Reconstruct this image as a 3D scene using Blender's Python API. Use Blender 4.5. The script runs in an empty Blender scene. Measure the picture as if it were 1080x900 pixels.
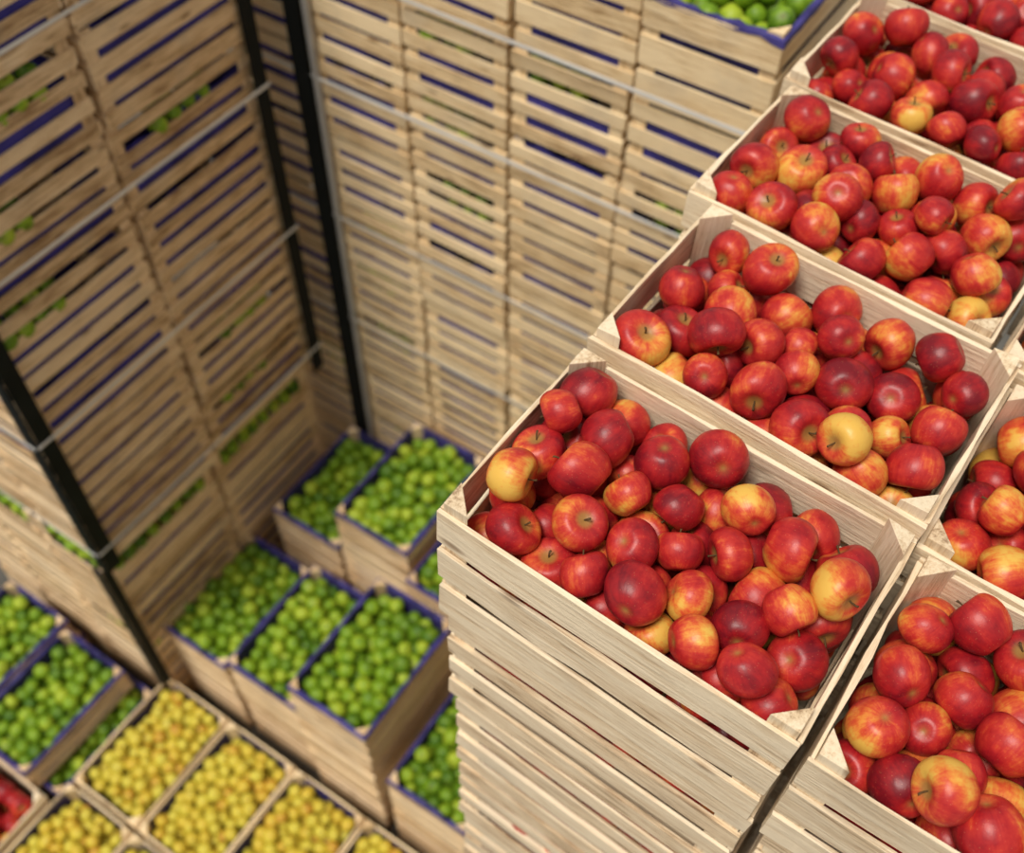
import bpy, numpy as np, math
from mathutils import Matrix, Vector
rng=np.random.default_rng(7)
scn=bpy.context.scene
scn.view_settings.view_transform='Standard'
scn.view_settings.exposure=0.0
FLOOR=-3.87
# ------------------------------------------------------------------ materials
def newmat(name):
    m=bpy.data.materials.new(name);m.use_nodes=True
    nt=m.node_tree;b=nt.nodes['Principled BSDF'];return m,nt,b
def N(nt,t,**k):
    n=nt.nodes.new(t)
    for a,v in k.items(): setattr(n,a,v)
    return n
def attr(nt,name):
    return N(nt,'ShaderNodeAttribute',attribute_name=name)
def ramp(nt,stops,src):
    r=N(nt,'ShaderNodeValToRGB');e=r.color_ramp.elements
    while len(e)<len(stops): e.new(0.5)
    for i,(p,c) in enumerate(stops):
        e[i].position=p;e[i].color=(*c,1)
    nt.links.new(src,r.inputs[0]);return r
def math_(nt,op,a,b=None,c=None,clamp=False):
    n=N(nt,'ShaderNodeMath',operation=op,use_clamp=clamp)
    for i,v in enumerate((a,b,c)):
        if v is None: continue
        if isinstance(v,(int,float)): n.inputs[i].default_value=v
        else: nt.links.new(v,n.inputs[i])
    return n.outputs[0]
def mixc(nt,f,a,b,bt='MIX'):
    n=N(nt,'ShaderNodeMix',data_type='RGBA',blend_type=bt)
    for s,v in ((n.inputs[0],f),(n.inputs[6],a),(n.inputs[7],b)):
        if isinstance(v,(int,float)): s.default_value=v
        elif isinstance(v,tuple): s.default_value=(*v,1)
        else: nt.links.new(v,s)
    return n.outputs[2]
def noise(nt,vec,scale,detail=3,rough=.5):
    n=N(nt,'ShaderNodeTexNoise');n.inputs['Scale'].default_value=scale;n.inputs['Detail'].default_value=detail
    n.inputs['Roughness'].default_value=rough;nt.links.new(vec,n.inputs['Vector']);return n.outputs[0]
def wood(name,light,mid,dark):
    m,nt,b=newmat(name)
    g=attr(nt,'gco').outputs['Vector'];tone=attr(nt,'tone').outputs['Fac']
    mp=N(nt,'ShaderNodeMapping');mp.inputs['Scale'].default_value=(6,110,110);nt.links.new(g,mp.inputs[0])
    grain=noise(nt,mp.outputs[0],1.0,6,.72)
    mp2=N(nt,'ShaderNodeMapping');mp2.inputs['Scale'].default_value=(6,22,22);nt.links.new(g,mp2.inputs[0])
    blot=noise(nt,mp2.outputs[0],1.3,4,.6)
    v=math_(nt,'MULTIPLY_ADD',grain,1.9,-.58);v=math_(nt,'MULTIPLY_ADD',blot,.9,v);v=math_(nt,'MULTIPLY_ADD',tone,.55,v)
    v=math_(nt,'SUBTRACT',v,.56)
    r=ramp(nt,[(.08,dark),(.40,mid),(.74,light)],v)
    vo=N(nt,'ShaderNodeTexVoronoi');vo.inputs['Scale'].default_value=1.0
    mp3=N(nt,'ShaderNodeMapping');mp3.inputs['Scale'].default_value=(4,12,12);nt.links.new(g,mp3.inputs[0]);nt.links.new(mp3.outputs[0],vo.inputs['Vector'])
    kn=ramp(nt,[(.05,(1,1,1)),(.13,(0,0,0))],vo.outputs['Distance'])
    col=mixc(nt,math_(nt,'MULTIPLY',kn.outputs[0],.7),r.outputs[0],(.20,.09,.035))
    # faint grey weathering stains
    gr=noise(nt,g,7,3);gs=ramp(nt,[(.52,(0,0,0)),(.75,(1,1,1))],gr)
    col=mixc(nt,math_(nt,'MULTIPLY',gs.outputs[0],.4),col,tuple(c*.75 for c in (mid[0],mid[0]*.84,mid[0]*.63)))
    nt.links.new(col,b.inputs['Base Color']);b.inputs['Roughness'].default_value=.85
    b.inputs['Specular IOR Level'].default_value=.15
    bp=N(nt,'ShaderNodeBump');bp.inputs['Strength'].default_value=.9;bp.inputs['Distance'].default_value=.004
    nt.links.new(grain,bp.inputs['Height']);nt.links.new(bp.outputs[0],b.inputs['Normal'])
    return m
W_PALE=wood('pale_poplar_wood',(.92,.77,.56),(.75,.57,.37),(.34,.21,.12))
W_BACK=wood('yellow_pine_wood',(.93,.74,.47),(.75,.55,.31),(.38,.23,.11))
W_TAN=wood('weathered_tan_wood',(.90,.69,.44),(.69,.48,.27),(.32,.19,.09))
def simple(name,col,rough=.6,metal=0,var=.0,scale=8,spec=.3):
    m,nt,b=newmat(name);b.inputs['Roughness'].default_value=rough;b.inputs['Metallic'].default_value=metal
    b.inputs['Specular IOR Level'].default_value=spec
    tc=N(nt,'ShaderNodeTexCoord');n=noise(nt,tc.outputs['Object'],scale,4)
    lo=tuple(c*(1-var) for c in col);hi=tuple(min(1,c*(1+var)) for c in col)
    r=ramp(nt,[(.3,lo),(.7,hi)],n);nt.links.new(r.outputs[0],b.inputs['Base Color']);return m
LINER=simple('blue_paper_liner',(.045,.040,.25),.6,0,.5,9)
LINER_D=simple('navy_paper_liner',(.045,.038,.18),.6,0,.45,14)
BLACK=simple('dark_corner_protector',(.006,.008,.008),.6,0,.3,8,.15)
STEEL=simple('grey_painted_steel',(.50,.49,.47),.4,.3,.12)
STRAP=simple('white_plastic_strapping',(.70,.69,.67),.45,0,.08)
CONC=simple('concrete_floor',(.10,.095,.085),.85,0,.25,3)
STEMM=simple('apple_stem',(.10,.055,.02),.8,0,.3)
def fruitmat(name,kind):
    m,nt,b=newmat(name)
    P=attr(nt,'lco').outputs['Vector'];S=attr(nt,'sco').outputs['Vector'];cav=attr(nt,'cav').outputs['Fac'];bl=attr(nt,'blush').outputs['Fac']
    n1=noise(nt,P,1.2,4,.6);st=noise(nt,S,1.0,4,.6);fine=noise(nt,S,3.6,3,.6)
    v=math_(nt,'MULTIPLY_ADD',n1,1.25,bl);v=math_(nt,'MULTIPLY_ADD',st,.38,v);v=math_(nt,'MULTIPLY_ADD',fine,.20,v)
    v=math_(nt,'SUBTRACT',v,.915)
    if kind=='red':
        stops=[(.0,(.72,.43,.08)),(.15,(.70,.25,.045)),(.30,(.62,.095,.03)),(.45,(.50,.030,.022)),(.66,(.37,.012,.016)),(.98,(.17,.005,.012))]
        cc=(.32,.19,.05);sp=(.80,.36,.17)
    elif kind=='green':
        stops=[(.1,(.36,.46,.03)),(.42,(.19,.33,.012)),(.9,(.05,.13,.006))];cc=(.14,.14,.02);sp=(.5,.6,.15)
    else:
        stops=[(.1,(.60,.52,.06)),(.5,(.60,.43,.035)),(.9,(.46,.17,.03))];cc=(.22,.17,.03);sp=(.7,.6,.2)
    r=ramp(nt,stops,v)
    vo=N(nt,'ShaderNodeTexVoronoi');vo.inputs['Scale'].default_value=9;nt.links.new(P,vo.inputs['Vector'])
    sr=ramp(nt,[(.07,(1,1,1)),(.13,(0,0,0))],vo.outputs['Distance'])
    col=mixc(nt,math_(nt,'MULTIPLY',sr.outputs[0],.38),r.outputs[0],sp)
    col=mixc(nt,cav,col,cc)
    nt.links.new(col,b.inputs['Base Color'])
    b.inputs['Roughness'].default_value=.40 if kind=='red' else .5
    b.inputs['Specular IOR Level'].default_value=.38
    bp=N(nt,'ShaderNodeBump');bp.inputs['Strength'].default_value=.16;bp.inputs['Distance'].default_value=.009
    nt.links.new(n1,bp.inputs['Height']);nt.links.new(bp.outputs[0],b.inputs['Normal'])
    return m
MF={'red':fruitmat('red_apple_skin','red'),'green':fruitmat('green_fruit_skin','green'),'yellow':fruitmat('yellow_fruit_skin','yellow')}
# ------------------------------------------------------------------ mesh accumulators
class Box:
    def __init__(s): s.v=[];s.f=[];s.g=[];s.t=[];s.m=[];s.n=0
    def add(s,v,f,g,t,m):
        s.v.append(v);s.f+= [tuple(i+s.n for i in q) for q in f];s.g.append(g);s.t.append(np.full(len(v),t));s.m+=[m]*len(f);s.n+=len(v)
    def box(s,M,c,size,ax,m=0,tone=None,jit=.0012,seg=1):
        c=np.array(c,float);h=np.array(size,float)/2
        order=[ax,(ax+1)%3,(ax+2)%3]
        us=np.linspace(-1,1,seg+1);vs=[]
        bow=rng.normal(0,1,2)*.0018
        for u in us:
            for a,b in ((-1,-1),(1,-1),(1,1),(-1,1)):
                p=np.zeros(3);p[order[0]]=u*h[order[0]];p[order[1]]=a*h[order[1]]+(1-u*u)*bow[0];p[order[2]]=b*h[order[2]]+(1-u*u)*bow[1];vs.append(p)
        vs=np.array(vs);vs+=rng.normal(0,jit,vs.shape)
        f=[(3,2,1,0)]
        for i in range(seg):
            o=4*i
            for j in range(4):
                j2=(j+1)%4;f.append((o+j,o+j2,o+4+j2,o+4+j))
        o=4*seg;f.append((o,o+1,o+2,o+3))
        g=vs[:,order]+rng.uniform(0,60,3)
        w=(vs+c)@M[:3,:3].T+M[:3,3]
        s.add(w,f,g,rng.uniform(0,1) if tone is None else tone,m)
    def prism(s,M,c,leg,sx,sy,z0,z1,m=0):
        cx,cy=c
        P=[(cx,cy),(cx+sx*leg,cy),(cx,cy+sy*leg)]
        if sx*sy<0:P=[P[0],P[2],P[1]]
        v=np.array([(x,y,z0) for x,y in P]+[(x,y,z1+rng.normal(0,.002)) for x,y in P])
        f=[(2,1,0),(3,4,5),(0,1,4,3),(1,2,5,4),(2,0,3,5)]
        g=v[:,[2,0,1]]+rng.uniform(0,60,3)
        s.add(v@M[:3,:3].T+M[:3,3],f,g,rng.uniform(.2,1),m)
    def liner(s,M,w,d,z0,z1,m,ins=.014,seg=12,amp=.005,flare=False):
        def ring(ins,z):
            x0,x1,y0,y1=ins,w-ins,ins,d-ins
            cs=[(x0,y0),(x1,y0),(x1,y1),(x0,y1)];pts=[]
            for i in range(4):
                a=np.array(cs[i]);b=np.array(cs[(i+1)%4])
                for k in range(seg): pts.append(a+(b-a)*k/seg)
            pts=np.array(pts);return np.c_[pts,np.full(len(pts),z)]
        R=[ring(ins,z0),ring(ins,z1-.02)]
        h=ring(ins,z1);h[:,2]+=rng.normal(0,amp,len(h));h[:,:2]+=rng.normal(0,.002,(len(h),2));R.append(h)
        if flare:
            q=ring(-.001,z1-.004);q[:,2]+=rng.normal(0,.002,len(q));R.append(q)
            q=ring(-.004,z1-.018);q[:,2]+=rng.normal(0,.004,len(q));R.append(q)
        n=len(h);v=np.concatenate(R);f=[]
        for k in range(len(R)-1):
            for i in range(n):
                j=(i+1)%n;f.append((k*n+i,k*n+j,k*n+n+j,k*n+n+i))
        s.add(v@M[:3,:3].T+M[:3,3],f,v*1.0,.5,m)
    def obj(s,name,mats,bevel=0):
        me=bpy.data.meshes.new(name);V=np.concatenate(s.v)
        me.from_pydata(V.tolist(),[],s.f)
        for m in mats: me.materials.append(m)
        me.polygons.foreach_set('material_index',s.m)
        a=me.attributes.new('gco','FLOAT_VECTOR','POINT');a.data.foreach_set('vector',np.concatenate(s.g).ravel())
        a=me.attributes.new('tone','FLOAT','POINT');a.data.foreach_set('value',np.concatenate(s.t))
        me.update();o=bpy.data.objects.new(name,me);bpy.context.collection.objects.link(o)
        if bevel:
            b=o.modifiers.new('edge','BEVEL');b.width=bevel;b.segments=2;b.limit_method='ANGLE'
        return o
# ------------------------------------------------------------------ fruit
def fruit_template(nlat,nlon,kind,stem=True):
    V=[];cav=[]
    th=np.linspace(0,math.pi,nlat+1);ph=np.arange(nlon)/nlon*2*math.pi
    for i,t in enumerate(th):
        top=math.exp(-(t/.42)**2);bot=math.exp(-((math.pi-t)/.38)**2)
        if kind=='red': dt,db,con,hz=.34,.2,.10,.94
        elif kind=='green': dt,db,con,hz=.16,.10,.02,.98
        else: dt,db,con,hz=.10,.06,.06,1.05
        for p in ph:
            r=math.sin(t)**.92 if math.sin(t)>0 else 0
            r*=1+con*math.cos(t)
            r*=1+.03*math.cos(5*p)*max(0,-math.cos(t))+.02*math.cos(2*p+1)
            z=hz*math.cos(t)-dt*top+db*bot
            V.append((r*math.cos(p),r*math.sin(p),z));cav.append(min(1,.9*math.exp(-(t/.24)**4)+.8*math.exp(-((math.pi-t)/.13)**2)))
    F=[]
    for i in range(nlat):
        for j in range(nlon):
            k=(j+1)%nlon;a=i*nlon
            F.append((a+j,a+nlon+j,a+nlon+k,a+k))
    V=np.array(V);cav=np.array(cav);mi=[0]*len(F)
    if stem:
        n0=len(V);sv=[]
        for q,(x,z,r) in enumerate([(0,.45,.035),(.02,.68,.03),(.06,.84,.035),(.11,.94,.05)]):
            for j in range(5):
                a=j/5*2*math.pi;sv.append((x+r*math.cos(a),r*math.sin(a),z))
        V=np.r_[V,np.array(sv)];cav=np.r_[cav,np.zeros(len(sv))]
        for q in range(3):
            for j in range(5):
                k=(j+1)%5;F.append((n0+q*5+j,n0+q*5+k,n0+q*5+5+k,n0+q*5+5+j));mi.append(1)
        F.append(tuple(n0+15+j for j in range(5)));mi.append(1)
    return V,F,cav,mi
TPL={}
for k in ('red','green','yellow'):
    TPL[k,1]=fruit_template(20,30,k);TPL[k,0]=fruit_template(10,14,k,k=='red')
def rotm(r):
    q=r.normal(size=4);q/=np.linalg.norm(q);w,x,y,z=q
    return np.array([[1-2*(y*y+z*z),2*(x*y-z*w),2*(x*z+y*w)],[2*(x*y+z*w),1-2*(x*x+z*z),2*(y*z-x*w)],[2*(x*z-y*w),2*(y*z+x*w),1-2*(x*x+y*y)]])
def fruits(name,pos,rad,kind,hi=1,M=None):
    V0,F0,cav0,mi0=TPL[kind,hi];n=len(V0)
    ph=np.arctan2(V0[:,1],V0[:,0])
    Vs=[];L=[];S=[];BL=[];F=[]
    for i,(p,r) in enumerate(zip(pos,rad)):
        R=rotm(rng)
        sc=np.array([1+rng.normal(0,.04),1+rng.normal(0,.04),1+rng.normal(0,.055)])
        W0=V0.copy();sh=rng.normal(0,.07,2);W0[:,0]+=sh[0]*V0[:,2];W0[:,1]+=sh[1]*V0[:,2]
        v=(W0*sc*r)@R.T+p
        off=rng.uniform(0,80,3)
        Vs.append(v);L.append(V0+off);S.append(np.c_[np.cos(ph)*4.5,np.sin(ph)*4.5,V0[:,2]*.7]+off)
        bias=(rng.choice([.68,.52,.38,.23],p=[.36,.38,.19,.07]) if kind=='red' else rng.uniform(.1,.8) if kind=='green' else rng.choice([.15,.35,.6],p=[.5,.35,.15]))
        BL.append(bias+V0[:,0]*(.26 if kind=='red' else .12)-.05*V0[:,2])
        F+= [tuple(a+i*n for a in f) for f in F0]
    V=np.concatenate(Vs)
    if M is not None: V=V@M[:3,:3].T+M[:3,3]
    me=bpy.data.meshes.new(name);me.from_pydata(V.tolist(),[],F)
    me.materials.append(MF[kind]);me.materials.append(STEMM)
    me.polygons.foreach_set('material_index',mi0*len(pos));me.polygons.foreach_set('use_smooth',[True]*len(F))
    for nm,d in (('lco',L),('sco',S)):
        a=me.attributes.new(nm,'FLOAT_VECTOR','POINT');a.data.foreach_set('vector',np.concatenate(d).ravel())
    for nm,d in (('blush',np.concatenate(BL)),('cav',np.tile(cav0,len(pos)))):
        a=me.attributes.new(nm,'FLOAT','POINT');a.data.foreach_set('value',d)
    me.update();o=bpy.data.objects.new(name,me);bpy.context.collection.objects.link(o);return o
def pack(w,d,r,n,seed,leg=.045,it=420,var=.08):
    g=np.random.default_rng(seed);rad=r*g.uniform(1-var,1+var,n)
    p=np.c_[g.uniform(r,w-r,n),g.uniform(r,d-r,n),g.uniform(r,.34,n)]
    for k in range(it):
        p[:,2]-=.0022 if k<it-60 else .0008
        for _ in range(2):
            D=p[:,None]-p[None];L=np.linalg.norm(D,axis=2)+np.eye(n)*9
            O=np.clip((rad[:,None]+rad[None])*.97-L,0,None)
            p+=(D/L[...,None]*O[...,None]*.42).sum(1).clip(-.02,.02)
            p[:,0]=p[:,0].clip(rad,w-rad);p[:,1]=p[:,1].clip(rad,d-rad);p[:,2]=np.maximum(p[:,2],rad)
            ex=w/2-np.abs(p[:,0]-w/2);ey=d/2-np.abs(p[:,1]-d/2)
            s=((ex+ey-leg)/1.414-rad);s=np.minimum(s,0)
            p[:,0]+=np.sign(p[:,0]-w/2)*s*.7;p[:,1]+=np.sign(p[:,1]-d/2)*s*.7
    return p,rad
PK={}
for i in range(4): PK['red',i]=pack(.572,.372,.0425,122,11+i,leg=.03,var=.12)
for i in range(3): PK['green',i]=pack(.372,.572,.034,165,31+i,it=320,var=.12)
for i in range(2): PK['yellow',i]=pack(.372,.572,.031,185,51+i,it=320,var=.12)
# ------------------------------------------------------------------ crates
def mat(x,y,z,yaw,tilt=0):
    c,s=math.cos(yaw),math.sin(yaw);M=np.eye(4);M[:2,:2]=[[c,-s],[s,c]];M[:3,3]=(x,y,z)
    if tilt:
        T=np.eye(3);c,s=math.cos(tilt),math.sin(tilt);T[0,0]=c;T[2,2]=c;T[0,2]=s;T[2,0]=-s
        M[:3,:3]=M[:3,:3]@T
    return M
def crate(B,M,w,d,h,leg=.045,post=.022,seg=1,skip=(),liner=None,gap=.02,ns=3,tones=(0,1),bottom=True,flare=False,zj=0,lm=1):
    """local frame: corner at 0,0; rim at z=0; bottom at -h"""
    t=.008;pitch=(h+gap-.004)/ns;slat=pitch-gap
    for k in range(ns):
        zc=-slat/2-k*pitch
        if k in skip: continue
        for y in (t/2,d-t/2): B.box(M,(w/2,y,zc+rng.normal(0,zj)),(w,t,slat+rng.normal(0,zj)),0,0,rng.uniform(*tones),seg=seg)
        for x in (t/2,w-t/2): B.box(M,(x,d/2,zc+.001+rng.normal(0,zj)),(t,d-2*t-.001,slat+rng.normal(0,zj)),1,0,rng.uniform(*tones),seg=seg)
    for x,sx in ((t,1),(w-t,-1)):
        for y,sy in ((t,1),(d-t,-1)): B.prism(M,(x,y),leg,sx,sy,-h,post)
    if bottom:
        n=4
        for i in range(n): B.box(M,(w/2,d*(i+.5)/n,-h+.006),(w-2*t-.002,d/n-.02,.006),0,0,seg=1)
    if liner is not None: B.liner(M,w,d,-h+.01,liner,lm,flare=flare)
def parent(name,kids,loc):
    e=bpy.data.objects.new(name,None);bpy.context.collection.objects.link(e);e.location=loc;e.empty_display_size=.1
    for k in kids: 
        k.parent=e;k.matrix_parent_inverse=Matrix.Translation(-Vector(loc))
    return e
def open_crate(kind,x,y,z,yaw=0,w=.6,d=.395,h=.325,var=0,mats=None,top=.02,tilt=0):
    name={'red':'red_apple_crate','green':'green_apple_crate','yellow':'yellow_apple_crate'}[kind]
    M=mat(x,y,z,yaw,tilt);B=Box()
    crate(B,M,w,d,h,seg=6 if kind=='red' else 2,liner=None if kind=='red' else (.014 if kind=='green' else -.01),tones=(.35,1),flare=kind=='green',gap=.026,ns=3,zj=.0015)
    o=B.obj('crate_slats',[mats or W_PALE,LINER_D],.0012 if kind=='red' else 0)
    p,r=PK[kind,var%{'red':4,'green':3,'yellow':2}[kind]];p=p.copy()
    iw,idp=(.572,.372) if kind=='red' else (.372,.572)
    if (var//4)%2: p[:,0]=iw-p[:,0]
    if (var//2)%2 : p[:,1]=idp-p[:,1]
    p[:,0]*=(w-.03)/iw;p[:,1]*=(d-.03)/idp
    zt=np.percentile(p[:,2]+r,88);p[:,2]+=top-zt
    # the few fruit that would stand proud of the pile settle into it
    p[:,2]=np.minimum(p[:,2],top+.012-r*.35)
    p[:,:2]+=.015
    keep=p[:,2]>-min(.29 if kind=='red' else .16,h-.04);p=p[keep];r=r[keep]
    f=fruits('fruit_pile',p,r,kind,1 if kind=='red' else 0,M)
    return parent(name,[o,f],(x,y,z-h))
def stack(name,x,y,ztop,n,step,w,d,yaw=0,kind='green',faces='yx',mats=None,liner=True,exposed=(),tones=(0,1),vis=.35,jit=.005,fl=99,tilt=0):
    B=Box();P=[];Rr=[]
    fr={'red':.042,'green':.034,'yellow':.031}[kind]
    for i in range(n):
        M=mat(x+rng.normal(0,jit),y+rng.normal(0,jit),ztop-i*step,yaw+rng.normal(0,.004),tilt)
        seen=rng.uniform()<vis or i in exposed
        lt=(-.13 if i in exposed else (-.085 if seen else rng.uniform(-.008,.008)))
        sp=.03 if seen and kind=='green' and i not in exposed else .016
        crate(B,M,w,d,step-sp,post=sp-.002,skip=(0,) if i in exposed else (),liner=lt if liner else None,tones=tones,gap=rng.uniform(.027,.036) if kind!='red' else .036,ns=3 if i in exposed else 4,bottom=i in (0,n-1),zj=.0028)
        if i<fl and (seen or not liner):
            rows=[]
            ins=.010+fr
            zf=-fr+(.014 if kind!='red' else .0)
            full=i in exposed or kind=='red'
            def pick(L):
                L=list(L)
                if full or len(L)<4: return L
                a=rng.integers(0,len(L)//2);return L[a:a+max(3,len(L)//2)]
            if 'y' in faces: rows+= [(a,ins) for a in pick(np.arange(ins+.03,w-ins-.02,fr*2.02))]
            if 'x' in faces: rows+= [(ins,a) for a in pick(np.arange(ins+.03,d-ins-.02,fr*2.02))]
            if 'X' in faces: rows+= [(w-ins,a) for a in pick(np.arange(ins+.03,d-ins-.02,fr*2.02))]
            for q in rows:
                for lay in range(3 if kind=='red' else 2):
                    pl=np.array([q[0]+(fr*(lay%2)*(.4 if kind!='red' else 1)),q[1],zf-lay*fr*1.8-(.03 if i in exposed else 0)])+rng.normal(0,.004,3)
                    P.append(M[:3,:3]@pl+M[:3,3]);Rr.append(fr*rng.uniform(.9,1.05))
    o=B.obj('stacked_crates',[mats or W_TAN,LINER]);kids=[o]
    if P: kids.append(fruits('fruit_inside',P,Rr,kind,0))
    return parent(name,kids,(x,y,ztop-n*step))
H=.33
# --- red apple row (long side along X)
reds=[(-.003,.006,.017,-.035,.608),(.014,.418,.038,-.045,.606),(-.02,.830,.042,-.05,.60),(-.024,1.252,.042,-.045,.60),(-.02,1.677,.04,-.04,.60),
      (.622,.0,-.06,-.03,.6),(.620,.405,-.055,-.04,.6),(.60,.81,-.025,-.04,.6),(.60,1.23,-.015,-.04,.6)]
tops=[.034,.024,.032,.034,.036,.032,.034,.034,.034]
for i,(x,y,z,yw,ww) in enumerate(reds):
    tl=.04 if i<5 else .02
    open_crate('red',x,y,z,yw,w=ww,var=i,top=tops[i],tilt=tl)
    n=int((z-H-FLOOR)/H);st=(z-H-FLOOR)/n
    stack('apple_crate_stack',x+.006,y+.004,z-H,n,st,ww-.01,.388,yaw=yw,kind='red',faces='yx' if i in(0,5) else 'x',mats=W_PALE,liner=False,tones=(.15,.95),jit=.002,fl=5,tilt=tl)
# --- left stack
XL=-1.95;T=-2.42
for c,y0 in enumerate((.28,.925)):
    for r_ in range(3):
        x0=XL-.41*(r_+1)+.01
        if c==1 and r_>0: continue
        stack('green_fruit_crate_stack',x0,y0,T+8*.335,8,.335,.40,.63,faces='X' if r_==0 else 'y',vis=.65,tones=(0,.9))
        stack('green_fruit_crate_stack',x0-.06,y0-.01,T-.03,4,(T-.03-FLOOR)/4,.40,.63,faces='Xy' if r_==0 else 'y',exposed=(0,) ,vis=.2,tones=(0,.9))
# --- back stack
for c in range(5):
    x0=-.61-.42*c
    n=11;st=(-.22-FLOOR)/n
    if c==0:
        open_crate('green',x0+.005,1.755,-.22,0,.405,.6,.325,var=1,mats=W_BACK)
        stack('green_fruit_crate_stack',x0,1.75,-.22-st,n-1,st,.405,.62,faces='y',mats=W_BACK,vis=.35,tones=(.1,.95))
    else: stack('green_fruit_crate_stack',x0,1.75+rng.uniform(0,.015),-.22,n,st,.405,.62,faces='y',mats=W_BACK,vis=.35,tones=(.1,.95))
# --- low green crates
def low(kind,x,y,z,var,w=.395,d=.6):
    open_crate(kind,x,y,z,0,w,d,.32,var=var,top=-.002,mats=W_TAN if kind=='green' else W_BACK)
    n=int(round((z-.33-FLOOR)/.34))
    if n>0:
        st=(z-.326-FLOOR)/n
        stack(('green' if kind=='green' else 'yellow')+'_fruit_crate_stack',x,y,z-.326,n,st,w,d-.005,kind=kind,faces='y',mats=W_TAN,vis=.3,jit=.003)
low('green',-2.035,.386,-3.18,0);low('green',-1.61,.395,-3.10,1);low('green',-1.167,.366,-2.75,2)
low('green',-1.503,1.09,-2.68,3);low('green',-1.92,1.08,-3.0,4);low('green',-1.07,1.03,-2.77,5);low('green',-.70,.37,-3.1,6)
for k,(x,y) in enumerate(((-2.53,-.43),(-2.94,-.40),(-2.94,-1.05))):
    open_crate('green',x,y,-3.42+.02*k,0,.395,.6,.17,var=7+k,top=-.002,mats=W_TAN)
    open_crate('green',x+(.10 if k==0 else 0),y+.03,-3.605,0,.395,.6,.26,var=2,top=-.012,mats=W_TAN)
for i,x in enumerate((-2.01,-1.605,-1.2,-.795)):
    for j,y in enumerate((-.31,-.93)):
        if j==1 and i>1: continue
        low('yellow',x,y,-3.54,i+j)
open_crate('red',-2.43,-1.04,-3.5,0,.395,.6,.36,var=1,top=-.005)
# --- posts, straps
def boxes(name,items,mats):
    B=Box()
    for c,s,ax,m in items: B.box(np.eye(4),c,s,ax,m,jit=.0006)
    return B.obj(name,mats,.001)
def Lpost(name,x,y,z0,z1,sx,sy,leg=.06,t=.008,m=BLACK):
    zc=(z0+z1)/2;L=z1-z0
    return boxes(name,[((x+sx*leg/2,y-sy*t/2,zc),(leg,t,L),2,0),((x-sx*t/2,y+sy*leg/2,zc),(t,leg,L),2,0)],[m])
for y,sy in ((.262,1),(1.575,-1)):
    Lpost('corner_protector_post',XL+.018,y,T,.28,-1,sy)
Lpost('corner_protector_post',XL-.038,.25,FLOOR,T-.04,-1,1,.04)
boxes('corner_protector_post',[((-1.90,1.725,-1.75),(.07,.02,4.2),2,0),((-1.845,1.735,-1.75),(.022,.02,4.2),2,1)],[BLACK,STEEL])
for z in (-.30,-.92,-1.58,-2.28):
    boxes('strapping_band',[((XL+.026,.92,z),(.002,1.33,.013),1,0),((XL-.6,.246,z),(1.24,.002,.013),0,0)],[STRAP])
for z in (-.50,-.95,-1.60,-2.20):
    boxes('strapping_band',[((-1.25,1.730,z),(2.1,.002,.013),0,0)],[STRAP])
# --- floor
B=Box();B.box(np.eye(4),(0,1,FLOOR-.05),(14,14,.1),0,0,jit=0);fl=B.obj('floor',[CONC])
# ------------------------------------------------------------------ light
w=bpy.data.worlds.new('World');scn.world=w;w.use_nodes=True
bg=w.node_tree.nodes['Background'];bg.inputs[0].default_value=(1,.95,.88,1);bg.inputs[1].default_value=.42
sl=bpy.data.lights.new('overhead_daylight','SUN');sl.energy=3.2;sl.angle=.35;sl.color=(1,.95,.86)
so=bpy.data.objects.new('overhead_daylight',sl);bpy.context.collection.objects.link(so)
so.rotation_euler=Vector((-.10,-.42,1)).to_track_quat('Z','Y').to_euler();so.location=(0,0,4)
# ------------------------------------------------------------------ camera
R=np.array([[0.83195, 0.5548, 0.00808], [0.44501, -0.65848, -0.60693], [-0.3314, 0.50853, -0.79471]])
cam=(0.5797,-0.6829,1.3993);f=1156.2
cd=bpy.data.cameras.new('camera');co=bpy.data.objects.new('camera',cd);bpy.context.collection.objects.link(co)
cd.sensor_width=36;cd.lens=f/1080*36
Mx=Matrix(((R[0][0],-R[1][0],-R[2][0],cam[0]),(R[0][1],-R[1][1],-R[2][1],cam[1]),(R[0][2],-R[1][2],-R[2][2],cam[2]),(0,0,0,1)))
co.matrix_world=Mx
cd.dof.use_dof=True;cd.dof.focus_distance=1.6;cd.dof.aperture_fstop=2.4
scn.camera=co
